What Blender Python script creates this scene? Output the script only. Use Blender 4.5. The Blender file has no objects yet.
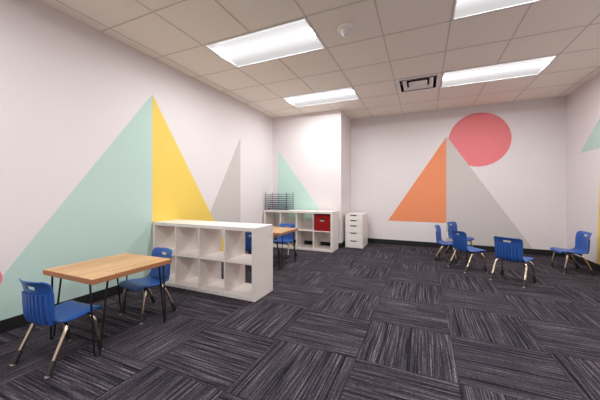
import bpy, bmesh, math, random
from mathutils import Vector, Matrix
R = math.radians
C = bpy.context.scene.collection
SC = bpy.context.scene
rnd = random.Random(7)

# ------------------------------------------------------------------ room measures (metres)
XL, XR, YB, YF = -2.96, 2.20, 6.06, -3.20        # left / right / back / front wall faces
H = 2.687                                         # ceiling
GX, GY, G = -2.8085, 1.7386, 0.6096               # ceiling grid origin and pitch
BX, BY = -1.45, 5.25                              # bumped-out corner: right face x, front face y

# ------------------------------------------------------------------ materials
def lin(c):
    return tuple(((v / 255) / 12.92 if v / 255 <= 0.04045 else ((v / 255 + 0.055) / 1.055) ** 2.4) for v in c) + (1,)

def mat(name, rgb=None, rough=0.6, metal=0.0, spec=0.5, coat=0.0):
    m = bpy.data.materials.new(name); m.use_nodes = True
    b = m.node_tree.nodes['Principled BSDF']
    if rgb is not None: b.inputs['Base Color'].default_value = lin(rgb)
    b.inputs['Roughness'].default_value = rough
    b.inputs['Metallic'].default_value = metal
    b.inputs['Specular IOR Level'].default_value = spec
    b.inputs['Coat Weight'].default_value = coat
    return m

def nt(m): return m.node_tree.nodes, m.node_tree.links, m.node_tree.nodes['Principled BSDF']

def speckle(m, rgb, amt=0.06, scale=30, bump=0.0, bscale=300):
    """a small procedural variation of the base colour plus a fine bump"""
    n, l, b = nt(m)
    tc = n.new('ShaderNodeTexCoord'); no = n.new('ShaderNodeTexNoise'); no.inputs['Scale'].default_value = scale
    no.inputs['Detail'].default_value = 4
    l.new(tc.outputs['Object'], no.inputs['Vector'])
    mx = n.new('ShaderNodeMix'); mx.data_type = 'RGBA'
    c = lin(rgb)
    mx.inputs['A'].default_value = tuple(v * (1 - amt) for v in c[:3]) + (1,)
    mx.inputs['B'].default_value = tuple(min(1, v * (1 + amt)) for v in c[:3]) + (1,)
    l.new(no.outputs['Fac'], mx.inputs['Factor']); l.new(mx.outputs['Result'], b.inputs['Base Color'])
    if bump:
        nb = n.new('ShaderNodeTexNoise'); nb.inputs['Scale'].default_value = bscale
        l.new(tc.outputs['Object'], nb.inputs['Vector'])
        bp = n.new('ShaderNodeBump'); bp.inputs['Strength'].default_value = bump; bp.inputs['Distance'].default_value = 0.002
        l.new(nb.outputs['Fac'], bp.inputs['Height']); l.new(bp.outputs['Normal'], b.inputs['Normal'])
    return m

def paint(name, rgb, rough=0.55): return speckle(mat(name, rgb, rough, spec=0.3), rgb, 0.015, 3, 0.12, 220)

M = {}
M['wall'] = paint('wall_paint', (228, 221, 221))
M['mint'] = paint('mint_paint', (186, 211, 202))
M['mint_lit'] = paint('mint_paint_lit', (194, 224, 213))  # the mint lightened, brighter light on the corner wall put into its colour
M['yellow'] = paint('yellow_paint', (237, 205, 98))
M['grey'] = paint('grey_paint', (202, 195, 191))
M['orange'] = paint('orange_paint', (236, 146, 102))
M['coral'] = paint('coral_paint', (232, 128, 133))
M['tile'] = speckle(mat('ceiling_tile', (250, 240, 228), 0.9, spec=0.1), (250, 240, 228), 0.03, 120, 0.25, 90)
M['tbar'] = mat('ceiling_grid_metal', (216, 205, 194), 0.5)
M['base'] = speckle(mat('black_rubber_base', (20, 19, 20), 0.55), (20, 19, 20), 0.1, 20)
M['white'] = speckle(mat('white_laminate', (230, 222, 216), 0.4), (230, 222, 216), 0.012, 6)
M['white2'] = speckle(mat('white_lacquer', (230, 224, 218), 0.35), (230, 224, 218), 0.012, 6)
M['dark'] = mat('dark_gap', (18, 17, 17), 0.8)  # near-black, also stands in for shade behind openings
M['blue'] = speckle(mat('blue_plastic', (42, 86, 158), 0.36), (42, 86, 158), 0.04, 40, 0.06, 500)
M['chrome'] = speckle(mat('nickel_tube', (214, 199, 176), 0.2, 1.0), (214, 199, 176), 0.03, 30)
M['boot'] = speckle(mat('dark_boot', (36, 33, 33), 0.5), (36, 33, 33), 0.08, 40)
M['glide'] = speckle(mat('pale_glide', (205, 190, 180), 0.4), (205, 190, 180), 0.03, 40)
M['black'] = speckle(mat('black_steel', (14, 14, 15), 0.42, 0.0), (14, 14, 15), 0.1, 40)
M['wire'] = speckle(mat('dark_wire', (70, 78, 100), 0.4, 0.3), (70, 78, 100), 0.06, 40)
M['red'] = speckle(mat('red_fabric', (146, 24, 28), 0.85, spec=0.2), (146, 24, 28), 0.12, 160, 0.3, 400)
M['tin'] = speckle(mat('pale_metal', (205, 196, 192), 0.35, 0.4), (205, 196, 192), 0.03, 40)
M['fixture'] = mat('fixture_white', (240, 238, 236), 0.5)
M['vent'] = speckle(mat('vent_white', (246, 240, 235), 0.5), (246, 240, 235), 0.02, 20)
M['plastic'] = speckle(mat('white_plastic', (246, 240, 235), 0.45), (246, 240, 235), 0.02, 30)

m = M['lamp'] = mat('lamp_strip', (250, 250, 250), 0.4)
b = m.node_tree.nodes['Principled BSDF']
b.inputs['Emission Color'].default_value = (0.975, 0.985, 1.0, 1)
b.inputs['Emission Strength'].default_value = 68.0
m = M['lens'] = mat('light_diffuser', (96, 94, 93), 0.5, spec=0.2)     # glows most beside the lamp, least at its rim
n, l, b = nt(m)
tc = n.new('ShaderNodeTexCoord'); sp = n.new('ShaderNodeSeparateXYZ'); l.new(tc.outputs['Object'], sp.inputs[0])
ab = n.new('ShaderNodeMath'); ab.operation = 'ABSOLUTE'; l.new(sp.outputs['Y'], ab.inputs[0])
mr = n.new('ShaderNodeMapRange'); mr.interpolation_type = 'SMOOTHSTEP'
mr.inputs['From Min'].default_value = 0.05; mr.inputs['From Max'].default_value = 0.25
mr.inputs['To Min'].default_value = 0.98; mr.inputs['To Max'].default_value = 0.58
l.new(ab.outputs[0], mr.inputs['Value']); l.new(mr.outputs['Result'], b.inputs['Emission Strength'])
b.inputs['Emission Color'].default_value = (1.0, 0.97, 0.98, 1)

# wood: staves along the table's short side, each its own tone
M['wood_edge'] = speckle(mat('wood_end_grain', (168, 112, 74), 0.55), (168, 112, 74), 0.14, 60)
m = M['wood'] = mat('butcher_block', rough=0.45)
n, l, b = nt(m)
tc = n.new('ShaderNodeTexCoord'); mp = n.new('ShaderNodeMapping')
mp.inputs['Rotation'].default_value = (0, 0, R(90))
l.new(tc.outputs['Object'], mp.inputs['Vector'])
br = n.new('ShaderNodeTexBrick'); br.inputs['Scale'].default_value = 1
br.inputs['Brick Width'].default_value = 0.31; br.inputs['Row Height'].default_value = 0.043
br.inputs['Mortar Size'].default_value = 0.0006; br.inputs['Bias'].default_value = 0.0
br.inputs['Color1'].default_value = lin((210, 170, 126)); br.inputs['Color2'].default_value = lin((190, 146, 102))
br.inputs['Mortar'].default_value = lin((150, 104, 68))
l.new(mp.outputs['Vector'], br.inputs['Vector'])
mp2 = n.new('ShaderNodeMapping'); mp2.inputs['Scale'].default_value = (60, 5, 60)
l.new(tc.outputs['Object'], mp2.inputs['Vector'])
no = n.new('ShaderNodeTexNoise'); no.inputs['Scale'].default_value = 1.5; no.inputs['Detail'].default_value = 6
l.new(mp2.outputs['Vector'], no.inputs['Vector'])
mx = n.new('ShaderNodeMix'); mx.data_type = 'RGBA'; mx.blend_type = 'MULTIPLY'; mx.inputs['Factor'].default_value = 0.35
l.new(br.outputs['Color'], mx.inputs['A'])
rp = n.new('ShaderNodeValToRGB'); rp.color_ramp.elements[0].position = 0.3; rp.color_ramp.elements[0].color = (0.55, 0.48, 0.42, 1)
rp.color_ramp.elements[1].position = 0.65; rp.color_ramp.elements[1].color = (1, 1, 1, 1)
l.new(no.outputs['Fac'], rp.inputs['Fac']); l.new(rp.outputs['Color'], mx.inputs['B'])
l.new(mx.outputs['Result'], b.inputs['Base Color'])

# carpet tiles: quarter-turned squares, streaks running along x or y
m = M['carpet'] = mat('carpet_tiles', rough=0.95, spec=0.1)
n, l, b = nt(m)
S = 0.5846
def math_(op, a, c=None, d=None):
    k = n.new('ShaderNodeMath'); k.operation = op
    for i, v in enumerate((a, c, d)):
        if v is None: continue
        if isinstance(v, (int, float)): k.inputs[i].default_value = v
        else: l.new(v, k.inputs[i])
    return k.outputs[0]
tc = n.new('ShaderNodeTexCoord'); sp = n.new('ShaderNodeSeparateXYZ'); l.new(tc.outputs['Object'], sp.inputs[0])
u = math_('DIVIDE', math_('ADD', sp.outputs['X'], 0.9818 + S * 20), S)
v = math_('DIVIDE', math_('SUBTRACT', sp.outputs['Y'], 1.7978 - S * 20), S)
iu, iv = math_('FLOOR', u), math_('FLOOR', v)
fu, fv = math_('SUBTRACT', u, iu), math_('SUBTRACT', v, iv)
par = math_('MODULO', math_('ADD', iu, iv), 2.0)                     # 0: streaks along x, 1: along y
inv = math_('SUBTRACT', 1.0, par)
def pick(a, c): return math_('ADD', math_('MULTIPLY', a, inv), math_('MULTIPLY', c, par))
along = math_('MULTIPLY', pick(fu, fv), S); across = math_('MULTIPLY', pick(fv, fu), S)
cmb = n.new('ShaderNodeCombineXYZ'); l.new(iu, cmb.inputs[0]); l.new(iv, cmb.inputs[1])
wn = n.new('ShaderNodeTexWhiteNoise'); wn.noise_dimensions = '2D'; l.new(cmb.outputs[0], wn.inputs['Vector'])
seed = math_('MULTIPLY', wn.outputs['Value'], 40.0)
def streak(al, ac, off, detail):
    cc = n.new('ShaderNodeCombineXYZ')
    l.new(math_('MULTIPLY', along, al), cc.inputs[0]); l.new(math_('MULTIPLY', across, ac), cc.inputs[1])
    l.new(math_('ADD', seed, off), cc.inputs[2])
    t = n.new('ShaderNodeTexNoise'); t.inputs['Scale'].default_value = 1; t.inputs['Detail'].default_value = detail
    t.inputs['Roughness'].default_value = 0.6
    l.new(cc.outputs[0], t.inputs['Vector']); return t.outputs['Fac']
def ramp(x, stops):
    r = n.new('ShaderNodeValToRGB')
    e = r.color_ramp.elements
    e[0].position, e[0].color = stops[0]; e[1].position, e[1].color = stops[-1]
    for p, c in stops[1:-1]:
        k = e.new(p); k.color = c
    l.new(x, r.inputs['Fac']); return r.outputs['Color']
base = ramp(streak(2.6, 135, 0, 2), [(0.33, lin((30, 29, 35))), (0.47, lin((56, 52, 58))), (0.58, lin((77, 71, 77))), (0.74, lin((122, 114, 118)))])
bold = ramp(streak(0.5, 62, 11.3, 1), [(0.37, (0.34, 0.36, 0.46, 1)), (0.43, (1, 1, 1, 1))])
fine = ramp(streak(55, 190, 5.1, 2), [(0.3, (0.48, 0.49, 0.51, 1)), (0.7, (1.50, 1.45, 1.44, 1))])
def mul(a, c, f=1.0):
    k = n.new('ShaderNodeMix'); k.data_type = 'RGBA'; k.blend_type = 'MULTIPLY'; k.inputs['Factor'].default_value = f
    k.clamp_result = False
    l.new(a, k.inputs['A']); l.new(c, k.inputs['B']); return k.outputs['Result']
col = mul(mul(base, bold), fine)
ed = math_('MINIMUM', math_('MINIMUM', fu, math_('SUBTRACT', 1.0, fu)), math_('MINIMUM', fv, math_('SUBTRACT', 1.0, fv)))
seam = ramp(ed, [(0.0, (0.55, 0.55, 0.6, 1)), (0.012, (1, 1, 1, 1))])
l.new(mul(col, seam), b.inputs['Base Color'])
bp = n.new('ShaderNodeBump'); bp.inputs['Strength'].default_value = 0.5; bp.inputs['Distance'].default_value = 0.004
l.new(fine, bp.inputs['Height']); l.new(bp.outputs['Normal'], b.inputs['Normal'])

# ------------------------------------------------------------------ mesh helpers
class MB:
    def __init__(s): s.v, s.f, s.mi, s.cur = [], [], [], 0
    def add(s, vs, fs):
        o = len(s.v); s.v += [tuple(p) for p in vs]
        for f in fs: s.f.append([i + o for i in f]); s.mi.append(s.cur)
        return s
    def box(s, x0, x1, y0, y1, z0, z1, bev=0.0, seg=2):
        bm = bmesh.new()
        bmesh.ops.create_cube(bm, size=1)
        for q in bm.verts:
            q.co = Vector(((x0 + x1) / 2 + q.co.x * (x1 - x0), (y0 + y1) / 2 + q.co.y * (y1 - y0), (z0 + z1) / 2 + q.co.z * (z1 - z0)))
        if bev: bmesh.ops.bevel(bm, geom=list(bm.edges), offset=bev, segments=seg, profile=0.5, affect='EDGES')
        return s.bm(bm)
    def bm(s, bm):
        bm.verts.index_update()
        vs = [q.co.copy() for q in bm.verts]; fs = [[q.index for q in f.verts] for f in bm.faces]
        bm.free(); return s.add(vs, fs)
    def tube(s, pts, r, n=10, r2=None):
        pts = [Vector(p) for p in pts]; k = len(pts)
        rs = [r + ((r2 if r2 is not None else r) - r) * i / (k - 1) for i in range(k)]
        t0 = (pts[1] - pts[0]).normalized()
        a = t0.orthogonal().normalized(); vs = []
        for i, p in enumerate(pts):
            t = (pts[min(i + 1, k - 1)] - pts[max(i - 1, 0)]).normalized()
            a = (a - t * a.dot(t)).normalized(); c = t.cross(a)
            vs += [p + (a * math.cos(2 * math.pi * j / n) + c * math.sin(2 * math.pi * j / n)) * rs[i] for j in range(n)]
        fs = [[i * n + j, i * n + (j + 1) % n, (i + 1) * n + (j + 1) % n, (i + 1) * n + j] for i in range(k - 1) for j in range(n)]
        fs += [list(range(n))[::-1], [(k - 1) * n + j for j in range(n)]]
        return s.add(vs, fs)
    def lathe(s, prof, n=28, c=(0, 0)):
        vs = []; k = len(prof)
        for r, z in prof: vs += [(c[0] + r * math.cos(2 * math.pi * j / n), c[1] + r * math.sin(2 * math.pi * j / n), z) for j in range(n)]
        fs = [[i * n + j, i * n + (j + 1) % n, (i + 1) * n + (j + 1) % n, (i + 1) * n + j] for i in range(k - 1) for j in range(n)]
        fs += [list(range(n))[::-1], [(k - 1) * n + j for j in range(n)]]
        return s.add(vs, fs)
    def prism(s, poly, fn, d0, d1):
        """poly in a plane (a,b); fn(a,b,d) gives the 3D point; extruded from depth d0 to d1"""
        k = len(poly)
        vs = [fn(a, c, d0) for a, c in poly] + [fn(a, c, d1) for a, c in poly]
        fs = [list(range(k))[::-1], [k + i for i in range(k)]] + [[i, (i + 1) % k, k + (i + 1) % k, k + i] for i in range(k)]
        return s.add(vs, fs)
    def build(s, name, mats, parent=None, smooth=None):
        me = bpy.data.meshes.new(name); me.from_pydata(s.v, [], s.f)
        for q in (mats if isinstance(mats, (list, tuple)) else [mats]): me.materials.append(q)
        me.polygons.foreach_set('material_index', s.mi)
        bm = bmesh.new(); bm.from_mesh(me); bmesh.ops.recalc_face_normals(bm, faces=bm.faces)
        if smooth:
            for f in bm.faces: f.smooth = True
            for e in bm.edges:
                if len(e.link_faces) == 2 and e.calc_face_angle(0) > R(smooth): e.smooth = False
        bm.to_mesh(me); bm.free()
        o = bpy.data.objects.new(name, me); C.objects.link(o)
        if parent: o.parent = parent
        return o

def tag(o, label, cat, group=None):
    o['label'] = label; o['category'] = cat
    if group: o['group'] = group
    return o
def thing(name, label, cat, loc=(0, 0, 0), rz=0, group=None):
    o = bpy.data.objects.new(name, None); C.objects.link(o); o.empty_display_size = 0.1
    o.location = loc; o.rotation_euler = (0, 0, rz); return tag(o, label, cat, group)
def struct(o): o['kind'] = 'structure'; return o
def dup(root, label, loc, rz=0):
    def rec(o, parent):
        c = o.copy(); C.objects.link(c)
        if parent: c.parent = parent
        for ch in o.children: rec(ch, c)
        return c
    r = rec(root, None); r['label'] = label; r.location = loc; r.rotation_euler = (0, 0, rz)
    return r
def bezier(pts, n=8):
    """smooth path: corners given as (point, fillet) """
    out = []
    P = [Vector(p) for p, _ in pts]
    for i, (p, fl) in enumerate(pts):
        p = Vector(p)
        if fl == 0 or i in (0, len(pts) - 1): out.append(p); continue
        a = p + (P[i - 1] - p).normalized() * fl; c = p + (P[i + 1] - p).normalized() * fl
        for k in range(n + 1):
            t = k / n; out.append(a * (1 - t) ** 2 + p * 2 * t * (1 - t) + c * t * t)
    return out

# ------------------------------------------------------------------ the setting
struct(MB().box(XL - .1, XR + .1, YF - .1, YB + .1, -0.06, 0).build('floor', M['carpet']))
wl = struct(MB().box(XL - .1, XL, YF, YB, 0, H + .12).build('wall_left', M['wall']))
wb = struct(MB().box(XL - .1, XR + .1, YB, YB + .1, 0, H + .12).build('wall_back', M['wall']))
wr = struct(MB().box(XR, XR + .1, YF, YB, 0, H + .12).build('wall_right', M['wall']))
struct(MB().box(XL - .1, XR + .1, YF - .1, YF, 0, H + .12).build('wall_front', M['wall']))
wc = struct(MB().box(XL, BX, BY, YB, 0, H + .12).build('wall_corner', M['wall']))
bh, bt = 0.098, 0.010
def basebd(name, x0, x1, y0, y1): struct(MB().box(x0, x1, y0, y1, 0, bh, 0.003, 1).build(name, M['base']))
basebd('baseboard_left', XL, XL + bt, YF, BY)
basebd('baseboard_corner', XL + bt, BX + bt, BY - bt, BY)
basebd('baseboard_corner_return', BX, BX + bt, BY, YB)
basebd('baseboard_back', BX + bt, XR, YB - bt, YB)
basebd('baseboard_right', XR - bt, XR, YF, YB - bt)
basebd('baseboard_front', XL + bt, XR - bt, YF, YF + bt)

# painted shapes, a millimetre of paint on the walls they belong to
def mural(wall, name, label, m, poly, fn, t):
    o = MB().prism(poly, fn, 0.0, t).build(name, m, wall); o['label'] = label; return o
fl = lambda a, c, d: (XL + d, a, c)
fb = lambda a, c, d: (a, YB - d, c)
fr = lambda a, c, d: (XR - d, a, c)
fc = lambda a, c, d: (a, BY - d, c)
mural(wl, 'painted_triangle', 'grey painted triangle', M['grey'], [(4.08, 2.052), (4.08, bh), (2.91, bh)], fl, .0006)
mural(wl, 'painted_triangle', 'mint green painted triangle', M['mint'], [(2.326, 2.256), (2.326, bh), (0.79, bh)], fl, .0010)
mural(wl, 'painted_triangle', 'bright yellow painted triangle', M['yellow'], [(2.326, 2.256), (3.765, bh), (2.326, bh)], fl, .0014)
mural(wl, 'painted_disc', 'coral red painted disc', M['coral'], [(0.915 + .115 * math.cos(2 * math.pi * k / 48), 0.424 + .115 * math.sin(2 * math.pi * k / 48)) for k in range(48)], fl, .0016)
mural(wc, 'painted_triangle', 'pale mint painted triangle', M['mint_lit'], [(-2.837, 2.003), (-2.837, .505), (-1.718, .505)], fc, .0010)
mural(wb, 'painted_circle', 'coral red painted circle', M['coral'], [(0.951 + .499 * math.cos(2 * math.pi * k / 96), 2.06 + .5 * math.sin(2 * math.pi * k / 96)) for k in range(96)], fb, .0006)
mural(wb, 'painted_triangle', 'orange painted triangle', M['orange'], [(0.416, 2.152), (0.416, .49), (-0.665, .49)], fb, .0010)
mural(wb, 'painted_triangle', 'light grey painted triangle', M['grey'], [(0.416, 2.152), (0.416, bh), (1.752, bh), (0.438, 2.142)], fb, .0014)
mural(wr, 'painted_triangle', 'pale mint painted triangle', M['mint'], [(5.618, 1.683), (4.55, 2.52), (4.55, 1.683)], fr, .0010)
mural(wr, 'painted_triangle', 'yellow painted triangle', M['yellow'], [(5.165, bh), (5.075, 1.66), (4.1, bh)], fr, .0014)

# ceiling: tiles between grid bars, cut open where lights and the vent sit
lightcells = [(1, 1), (5, 1), (1, 4), (5, 4), (1, -3), (5, -3), (1, -6), (5, -6)]
hole = {(i + d, j) for i, j in lightcells for d in (0, 1)} | {(4, 4)}
cb = MB()
xs = [XL] + [GX + G * i for i in range(0, 9)] + [XR]; ys = [YF] + [GY + G * j for j in range(-8, 8)] + [YB]
for a in range(len(xs) - 1):
    for c in range(len(ys) - 1):
        if (a - 1, c - 9) in hole: continue
        cb.box(xs[a], xs[a + 1], ys[c], ys[c + 1], H + .004, H + .03)
cb.cur = 1; w = .0055
for a in range(9):
    x = GX + G * a; run = []
    y0 = YF
    for c in range(len(ys) - 1):                                     # a bar stops at the middle of a two-cell light
        skip = (a - 1, c - 9) in hole and (a, c - 9) in hole and (a - 1, c - 9) in lightcells
        if skip:
            if y0 is not None: run.append((y0, ys[c])); y0 = None
        elif y0 is None: y0 = ys[c]
    if y0 is not None: run.append((y0, YB))
    for p, q in run: cb.box(x - w, x + w, p, q, H, H + .008)
for c in range(1, len(ys) - 1): cb.box(XL, XR, ys[c] - w, ys[c] + w, H, H + .0075)
cb.cur = 0
cb.box(XL, XR, YF, YB, H + .125, H + .135)                          # the slab above the tiles
struct(cb.build('ceiling', [M['tile'], M['tbar']]))

# ------------------------------------------------------------------ ceiling lights
def make_light():
    t = thing('ceiling_light', '', 'ceiling light', group='recessed ceiling lights')
    hx, hy = G - .008, G / 2 - .008
    f = MB(); e = .016
    f.box(-hx, hx, -hy, -hy + e, -.002, .012, .001, 1); f.box(-hx, hx, hy - e, hy, -.002, .012, .001, 1)
    f.box(-hx, -hx + e, -hy + e, hy - e, -.002, .012, .001, 1); f.box(hx - e, hx, -hy + e, hy - e, -.002, .012, .001, 1)
    f.build('frame', M['fixture'], t)
    ix, iy = hx - e, hy - e; ly = .062
    zc = lambda y: .004 + .030 * (1 - (abs(y) / iy) ** 4)
    def vault(y0, y1, nm, m_, k=16):
        P = [(y0 + (y1 - y0) * q / k, zc(y0 + (y1 - y0) * q / k)) for q in range(k + 1)]; k += 1
        vs = [(x, y, z + d) for d in (0, .002) for x in (-ix, ix) for y, z in P]; fs = []
        for d in (0, 1):
            o = d * 2 * k; fs += [[o + i, o + i + 1, o + k + i + 1, o + k + i] for i in range(k - 1)]
        MB().add(vs, fs[:k - 1] if m_ is M['lamp'] else fs).build(nm, m_, t, 40)
    vault(-iy, -ly, 'diffuser', M['lens']); vault(ly, iy, 'diffuser', M['lens']); vault(-ly, ly, 'lamp_strip', M['lamp'], 6)
    for sgn in (-1, 1):
        MB().box(sgn * ix - .001, sgn * ix + .001, -iy, iy, .004, .05).build('end_cap', M['fixture'], t)
    MB().box(-hx, hx, -hy, hy, .05, .06).build('housing', M['fixture'], t)
    return t
lab = {(1, 1): 'large bright recessed ceiling light nearest the left wall, over the white cube shelf',
       (1, 4): 'recessed ceiling light just in front of the pale mint triangle wall, beyond the large one',
       (5, 1): 'bright ceiling light cut off by the top edge, right of the smoke detector',
       (5, 4): 'long recessed ceiling light beside the square air vent, above the coral circle',
       (1, -3): 'recessed ceiling light behind the viewer near the left wall', (5, -3): 'recessed ceiling light behind the viewer near the right wall',
       (1, -6): 'recessed ceiling light at the unseen end of the room near the left wall', (5, -6): 'recessed ceiling light at the unseen end of the room near the right wall'}
L0 = make_light()
for k, (i, j) in enumerate(lightcells):
    p = (GX + G * (i + 1), GY + G * (j + .5), H)
    if k == 0: L0.location = p; L0['label'] = lab[(i, j)]
    else: dup(L0, lab[(i, j)], p)

# ------------------------------------------------------------------ air vent and smoke detector
t = thing('air_vent', 'square white ceiling air vent with nested dark slots beside a long ceiling light', 'air vent', (GX + G * 4.5, GY + G * 4.5, H))
hs = G / 2 - .008
def ring(o, i, z0, z1):   # frustum ring between half sizes i (at z1) and o (at z0)
    vs = [(sx * q, sy * q, z + d) for d in (0, .002) for q, z in ((o, z0), (i, z1)) for sx, sy in ((-1, -1), (1, -1), (1, 1), (-1, 1))]
    fs = []
    for d in (0, 8): fs += [[d + k, d + (k + 1) % 4, d + 4 + (k + 1) % 4, d + 4 + k] for k in range(4)]
    for q in (0, 4): fs += [[q + k, q + (k + 1) % 4, q + 8 + (k + 1) % 4, q + 8 + k] for k in range(4)]
    return MB().add(vs, fs)
ring(hs, .245, -.003, -.003).build('frame', M['vent'], t)
ring(.206, .152, -.004, .026).build('louver', M['vent'], t)
ring(.126, .085, -.003, .020).build('louver', M['vent'], t)
MB().box(-.085, .085, -.085, .085, .016, .020).build('center_plate', M['vent'], t)
pb = MB(); pb.box(-.24, .24, -.24, .24, .098, .10)
for sx in (-1, 1): pb.box(sx * .249 - .003, sx * .249 + .003, -.252, .252, .000, .1); pb.box(-.246, .246, sx * .249 - .003, sx * .249 + .003, .000, .1)
pb.build('plenum', M['dark'], t)

t = thing('smoke_detector', 'round white smoke detector on a ceiling tile right of the large ceiling light', 'smoke detector', (-.683, 2.668, H + .004))
MB().lathe([(.076, 0), (.079, -.006), (.079, -.022), (.074, -.030), (.062, -.034)]).build('base', M['plastic'], t, 35)
MB().lathe([(.056, -.033), (.052, -.046), (.046, -.054)]).build('body', M['plastic'], t, 35)
MB().lathe([(.034, -.053), (.034, -.061)]).build('sensor_slot', M['dark'], t, 35)
MB().lathe([(.043, -.060), (.042, -.068), (.032, -.077), (.012, -.081)]).build('dome', M['plastic'], t, 35)

t = thing('wall_outlet', 'small white power outlet low on the back wall behind the blue chairs', 'power outlet', (.452, YB - .0015, .26))
MB().box(-.035, .035, -.006, 0, -.057, .057, .002, 2).build('cover_plate', M['plastic'], t)
for z in (-.024, .024):
    s_ = MB().box(-.017, .017, -.0085, -.006, z - .014, z + .014, .002, 1).build('socket', M['plastic'], t)
    MB().box(-.008, -.005, -.0092, -.0085, z - .004, z + .006).box(.005, .008, -.0092, -.0085, z - .004, z + .006).build('socket_slot', M['dark'], s_)

# ------------------------------------------------------------------ cube shelves
def cube_shelf(label, x0, x1, y0, y1, h):
    W, D = x1 - x0, y1 - y0; t = thing('cube_shelf', label, 'shelf', ((x0 + x1) / 2, (y0 + y1) / 2, 0), group='white cube shelves')
    o, i = .036, .016; b = .0012
    hw, hd = W / 2, D / 2
    MB().box(-hw, hw, -hd, hd, h - o, h, b).build('top_panel', M['white'], t)
    MB().box(-hw, hw, -hd, hd, 0, o, b).build('bottom_panel', M['white'], t)
    for s in (-1, 1):
        p = MB().box(min(s * hw, s * (hw - o)), max(s * hw, s * (hw - o)), -hd, hd, o, h - o, b).build('side_panel', M['white'], t)
        for yy in (-hd + .045, hd - .045):
            for z in (o * .5, h - o * .5):
                MB().tube([(s * (hw - .001), yy, z), (s * (hw + .0006), yy, z)], .004, 10).build('screw_cap', M['dark'], p)
    cw = (W - 2 * o - 3 * i) / 4; zm = h / 2
    for k in range(3):
        x = -hw + o + (k + 1) * cw + k * i
        MB().box(x, x + i, -hd + .002, hd - .002, o, h - o, .0008, 1).build('divider', M['white'], t)
    for k in range(4):
        x = -hw + o + k * (cw + i)
        MB().box(x, x + cw, -hd + .003, hd - .003, zm - i / 2, zm + i / 2, .0008, 1).build('shelf_board', M['white'], t)
    return t
cube_shelf('empty white eight-cell cube shelf standing beside the front wooden table', XL + .012, -1.512, 2.32, 2.683, .727)
cube_shelf('white eight-cell cube shelf holding a red bin, standing against the mint triangle wall', -2.92, -1.485, 4.80, 5.19, .727)

# red bin in its upper right cell
t = thing('storage_bin', 'red fabric storage bin in the upper right cell of the far cube shelf', 'storage bin', (-1.687, 4.985, .3715 + .001))
w_, d_, h_ = .148, .170, .286
bb = MB(); th = .004
sx, sz0, sz1 = .036, .195, .222
fy = -d_
bb.box(-w_, -sx, fy, fy + th, 0, h_); bb.box(sx, w_, fy, fy + th, 0, h_)
bb.box(-sx, sx, fy, fy + th, 0, sz0); bb.box(-sx, sx, fy, fy + th, sz1, h_)
bb.box(-w_, w_, d_ - th, d_, 0, h_); bb.box(-w_, -w_ + th, -d_ + th, d_ - th, 0, h_); bb.box(w_ - th, w_, -d_ + th, d_ - th, 0, h_)
bb.box(-w_ + th, w_ - th, -d_ + th, d_ - th, 0, th)
bb.build('body', M['red'], t)
rim = MB()
for a in ((-w_ - .001, w_ + .001, fy - .002, fy + .006), (-w_ - .001, w_ + .001, d_ - .006, d_ + .002), (-w_ - .002, -w_ + .006, fy + .006, d_ - .006), (w_ - .006, w_ + .002, fy + .006, d_ - .006)):
    rim.box(a[0], a[1], a[2], a[3], h_ - .016, h_ + .002, .001, 1)
rim.build('rim', M['red'], t)
hg = MB().box(-.040, .040, fy - .004, fy, sz0 - .020, sz0 + .004, .002, 2).build('handle_plate', M['tin'], t); hg['label'] = 'pale metal handle plate'
MB().box(-.034, .034, fy + .008, fy + .010, sz0 - .004, sz1 + .004).build('slot_shade_sheet', M['dark'], t)  # dark sheet inside the bin, stands in for shade seen through the slot

# wire drying rack on that shelf
t = thing('wire_rack', 'dark wire tray rack with many thin shelves on top of the far cube shelf', 'wire rack', (-2.671, 5.005, .7275))
hw, hd, hh = .240, .150, .352
for sx in (-1, 1):
    for sy in (-1, 1): MB().tube([(sx * hw, sy * hd, 0), (sx * hw, sy * hd, hh)], .0045, 8).build('post', M['wire'], t)
for k in range(8):
    z = .016 + .0425 * k; q = MB()
    for sy in (-1, 1): q.tube([(-hw, sy * hd, z), (hw, sy * hd, z)], .0035, 6)
    for sx in (-1, 1): q.tube([(sx * hw, -hd, z), (sx * hw, hd, z)], .0035, 6)
    for a in range(1, 14): q.tube([(-hw + 2 * hw * a / 14, -hd, z + .003), (-hw + 2 * hw * a / 14, hd, z + .003)], .0014, 5)
    for a in range(1, 3): q.tube([(-hw, -hd + 2 * hd * a / 3, z), (hw, -hd + 2 * hd * a / 3, z)], .0016, 5)
    q.build('wire_tray', M['wire'], t, 40)
for x in (-.10, .08): MB().tube([(x, hd + .004, 0), (x, hd + .004, hh - .02)], .003, 6).build('back_brace', M['wire'], t)
MB().box(-.165, -.142, -hd - .008, -hd + .004, .010, .046, .003).build('clip', M['black'], t)['label'] = 'black clip'

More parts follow.
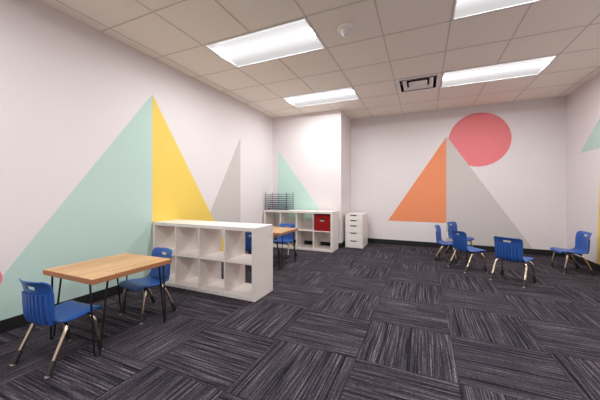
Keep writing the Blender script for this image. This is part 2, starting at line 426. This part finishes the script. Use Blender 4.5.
# ------------------------------------------------------------------ drawer unit
x0, x1, y0, y1, h = -1.395, -1.055, 5.36, 5.90, .655
t = thing('drawer_unit', 'narrow white five-drawer unit standing in the corner against the back wall', 'drawer unit', ((x0 + x1) / 2, (y0 + y1) / 2, 0))
hw, hd = (x1 - x0) / 2, (y1 - y0) / 2; p = .012
b_ = MB(); b_.box(-hw, -hw + p, -hd, hd, 0, h, .001); b_.box(hw - p, hw, -hd, hd, 0, h, .001)
b_.box(-hw + p, hw - p, -hd, hd, h - p, h, .001); b_.box(-hw + p, hw - p, -hd + .02, hd, .0, p); b_.box(-hw + p, hw - p, hd - p, hd, p, h - p)
b_.build('body', M['white2'], t)
zz = [h - p - .002, .540, .438, .297, .142, .006]
for k in range(5):
    zt, zb = zz[k] - (.003 if k else .001), zz[k + 1] + .001
    a = hw - p - .002; nw, nh = .066, .020; n1 = -.010
    poly = [(-a, zb), (a, zb), (a, zt), (n1 + nw, zt), (n1 + nw - .010, zt - nh), (n1 - nw + .010, zt - nh), (n1 - nw, zt), (-a, zt)]
    d = MB().prism(poly, lambda q, c, e: (q, -hd - .0005 + e, c), 0, .016).build('drawer', M['white2'], t)
    MB().box(-a + .01, a - .01, -hd + .030, -hd + .032, zb + .01, zt).build('notch_shade_sheet', M['dark'], d)  # dark sheet standing in for the shade behind the handle notch

# ------------------------------------------------------------------ tables with hairpin legs
def make_table(label, x0, x1, y0, y1, z=.52, th=.036):
    t = thing('wooden_table', label, 'table', ((x0 + x1) / 2, (y0 + y1) / 2, 0), group='low wooden tables')
    hw, hd = (x1 - x0) / 2, (y1 - y0) / 2
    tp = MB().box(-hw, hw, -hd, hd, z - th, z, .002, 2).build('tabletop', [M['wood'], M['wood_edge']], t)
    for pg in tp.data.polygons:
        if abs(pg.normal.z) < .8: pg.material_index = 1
    zb = z - th
    for sx in (-1, 1):
        for sy in (-1, 1):
            fx, fy = sx * (hw - .026), sy * (hd - .045)
            A = Vector((sx * (hw - .020), sy * (hd - .108), zb)); B = Vector((sx * (hw - .070), sy * (hd - .026), zb))
            d = (A - B).normalized(); F = Vector((fx, fy, .0055))
            q = MB()
            q.tube(bezier([(A, 0), (F + d * .014, .018), (F - d * .014, .018), (B, 0)]), .0066, 8)
            lg = q.build('leg', M['black'], t, 50)
            pl = MB(); q_ = lambda u0, u1, v0, v1: pl.box(min(sx * u0, sx * u1), max(sx * u0, sx * u1), min(sy * v0, sy * v1), max(sy * v0, sy * v1), zb - .004, zb)
            q_(hw - .095, hw - .014, hd - .145, hd - .016)
            pl.build('mounting_plate', M['black'], lg)
    return t
make_table('wooden table with black hairpin legs nearest the viewer, along the mint triangle', -2.520, -1.934, 1.088, 1.704)
make_table('wooden table partly hidden behind the white cube shelf, only its corner showing', -2.360, -1.788, 3.380, 3.965)

# ------------------------------------------------------------------ chairs
SEATP = [(.170, .260), (.174, .271), (.172, .282), (.163, .290), (.148, .295), (.120, .296), (.085, .293), (.045, .288), (.005, .283), (-.040, .279), (-.075, .280), (-.102, .286), (-.120, .298)]
BACKP = [(-.120, .298), (-.128, .320), (-.132, .350), (-.133, .385), (-.135, .425), (-.138, .462), (-.143, .488), (-.150, .513), (-.156, .526), (-.162, .535), (-.168, .542), (-.174, .546)]
TH = .008
COLS = [-1, -.97, -.91, -.82, -.70, -.56, -.42, -.27, -.135, 0, .135, .27, .42, .56, .70, .82, .91, .97, 1]
def chair_shell(part):
    P = [Vector((y, z)) for y, z in SEATP + BACKP[1:]]
    L = [0]
    for a in range(1, len(P)): L.append(L[-1] + (P[a] - P[a - 1]).length)
    tot = L[-1]; k = len(P); ns = len(SEATP) - 1
    grid = []
    for a, p in enumerate(P):
        d0, d1 = L[a], tot - L[a]
        half = .158 if a <= ns else .147
        half -= .008 * math.exp(-((a - ns) / 3.0) ** 2)               # a waist at the bend
        for dd, rr in ((d0, .05), (d1, .032)):
            if dd < rr: half -= rr - math.sqrt(max(0, rr * rr - (rr - dd) ** 2))
        s = min(1, max(0, (L[a] - .17) / .14))                       # 0 on the seat, 1 on the back
        row = []
        for c in COLS:
            y, z = p
            e = c * c
            y2 = y + s * (.030 * e - .004)                           # back wraps forward at its sides
            z2 = z - (1 - s) * (.006 * (1 - e)) - (1 - s) * .010 * max(0, abs(c) - .9) * 10 * (1 if a > 3 else .3)
            row.append(Vector((c * half, y2, z2)))
        grid.append(row)
    nor = []
    for a in range(k):
        r_ = []
        for c in range(len(COLS)):
            du = grid[a][min(c + 1, len(COLS) - 1)] - grid[a][max(c - 1, 0)]
            dv = grid[min(a + 1, k - 1)][c] - grid[max(a - 1, 0)][c]
            r_.append(du.cross(dv).normalized())
        nor.append(r_)
    if nor[8][9].z < 0: nor = [[-q for q in r_] for r_ in nor]        # towards the sitter
    rows = range(0, ns + 1) if part == 'seat' else range(ns, k)
    nc = len(COLS); top, bot = [], []; idx = {}
    vs = []
    for a in rows:
        for c in range(nc): idx[(a, c, 0)] = len(vs); vs.append(grid[a][c] + nor[a][c] * TH / 2); idx[(a, c, 1)] = len(vs); vs.append(grid[a][c] - nor[a][c] * TH / 2)
    rl = list(rows); cells = set()
    sl = (ns + 6, ns + 7)                                             # slot row between these profile points
    for a in rl[:-1]:
        for c in range(nc - 1):
            if part == 'back' and sl[0] <= a < sl[1] and -.30 < COLS[c] and COLS[c + 1] < .30: continue
            cells.add((a, c))
    fs = []
    for a, c in cells:
        fs.append([idx[(a, c, 0)], idx[(a, c + 1, 0)], idx[(a + 1, c + 1, 0)], idx[(a + 1, c, 0)]])
        fs.append([idx[(a, c, 1)], idx[(a + 1, c, 1)], idx[(a + 1, c + 1, 1)], idx[(a, c + 1, 1)]])
        for (na, ncx, p1, p2) in ((a - 1, c, (a, c), (a, c + 1)), (a + 1, c, (a + 1, c), (a + 1, c + 1)), (a, c - 1, (a, c), (a + 1, c)), (a, c + 1, (a, c + 1), (a + 1, c + 1))):
            if (na, ncx) not in cells: fs.append([idx[p1 + (0,)], idx[p2 + (0,)], idx[p2 + (1,)], idx[p1 + (1,)]])
    mb = MB().add(vs, fs)
    if part == 'back':                                                # ribbed panel on the rear face
        for k2 in range(8):
            x = -.112 + .032 * k2; vv = []
            e = (x / .147) ** 2
            bow = .030 * e - .004
            seq = [(-.096, -.126, .272), (-.108, -.135, .284), (-.122, -.143, .320), (-.131, -.147, .380), (-.132, -.149, .425), (-.135, -.151, .460)]
            for n_, (yi, yo, z) in enumerate(seq):
                vv += [(x - .0100, yi + bow, z), (x - .0088, yo + bow, z), (x + .0088, yo + bow, z), (x + .0100, yi + bow, z)]
            m_ = len(seq); ff = [[n_ * 4 + q, n_ * 4 + q + 1, n_ * 4 + q + 5, n_ * 4 + q + 4] for n_ in range(m_ - 1) for q in range(3)]
            ff += [[0, 1, 2, 3], [(m_ - 1) * 4 + q for q in (3, 2, 1, 0)]]
            ff += [[n_ * 4 + 3, n_ * 4, n_ * 4 + 4, n_ * 4 + 7] for n_ in range(m_ - 1)]
            mb.add(vv, ff)
    return mb
def make_chair():
    t = thing('school_chair', '', 'chair', group='small blue school chairs')
    chair_shell('seat').build('seat', M['blue'], t, 40)
    chair_shell('back').build('backrest', M['blue'], t, 40)
    fr_ = MB()
    fr_.box(-.075, .075, -.085, .085, .256, .268, .003)
    fr_.build('seat_frame', M['black'], t)
    for sx in (-1, 1):
        for sy in (-1, 1):
            bend = (sx * .157, .112, .256) if sy > 0 else (sx * .157, -.040, .256)
            foot = Vector((sx * .169, sy * .155, .006))
            root = (sx * .060, bend[1] * .75, .262)
            path = bezier([(root, 0), ((bend[0], bend[1], .253), .050), (foot, 0)], 10)
            lg = MB().tube(path, .0118, 12).build('leg', M['chrome'], t, 50)
            q = (Vector(path[-2]) - foot).normalized()
            MB().tube([foot + q * .002, foot + q * .012, foot + q * .075, foot + q * .080], .0185, 12, .0145).build('boot', M['boot'], lg, 50)
            MB().lathe([(.013, 0), (.0145, .003), (.0145, .008), (.011, .012)], 14, (foot.x, foot.y)).build('glide', M['glide'], lg, 40)
    return t
chairs = [
    (-2.183, 1.030, 94, 'small blue chair nearest the viewer, at the near end of the front wooden table'),
    (-2.262, 1.740, -98, 'small blue chair at the far end of the front table, beside the empty cube shelf'),
    (-2.100, 3.290, 92, 'small blue chair glimpsed through the right cells of the empty cube shelf'),
    (-2.120, 4.115, -92, 'small blue chair behind the half-hidden table, before the shelf with the red bin'),
    (0.350, 4.965, -12, 'small blue chair by the orange triangle, side-on, leftmost of the circle of chairs'),
    (0.588, 5.590, -32, 'small blue chair closest to the back wall, beside the power outlet and half hidden'),
    (0.567, 4.529, 31, 'small blue chair overlapping two others behind it, below the grey triangle'),
    (0.997, 4.130, 56, 'small blue chair turned squarely away from the viewer, nearest in the circle of chairs'),
    (1.858, 4.965, 184, 'small blue chair standing alone beside the right wall, seat facing left'),
]
c0 = make_chair()
for k, (x, y, hd_, lb) in enumerate(chairs):
    rz = R(hd_ - 90)
    if k == 0: c0.location = (x, y, 0); c0.rotation_euler = (0, 0, rz); c0['label'] = lb
    else: dup(c0, lb, (x, y, 0), rz)

# ------------------------------------------------------------------ camera, world, colour
cd = bpy.data.cameras.new('camera'); cam = bpy.data.objects.new('camera', cd); C.objects.link(cam)
cam.location = (0, 0, 1.0786); cam.rotation_euler = (R(90), 0, 0.4161)
cd.sensor_width = 36; cd.lens = 36 * 277.8 / 600; cd.shift_y = -7.5 / 600; cd.clip_start = 0.05
SC.camera = cam
wd = bpy.data.worlds.new('world'); SC.world = wd; wd.use_nodes = True
wd.node_tree.nodes['Background'].inputs['Color'].default_value = (0.9, 0.9, 0.95, 1)
wd.node_tree.nodes['Background'].inputs['Strength'].default_value = 0.3
vs_ = SC.view_settings; vs_.view_transform = 'Standard'; vs_.look = 'None'; vs_.gamma = 1; vs_.use_curve_mapping = False
vs_.exposure = 0.0
SC.cycles.max_bounces = 12; SC.cycles.diffuse_bounces = 8; SC.cycles.caustics_reflective = False; SC.cycles.caustics_refractive = False
SC.cycles.use_denoising = True
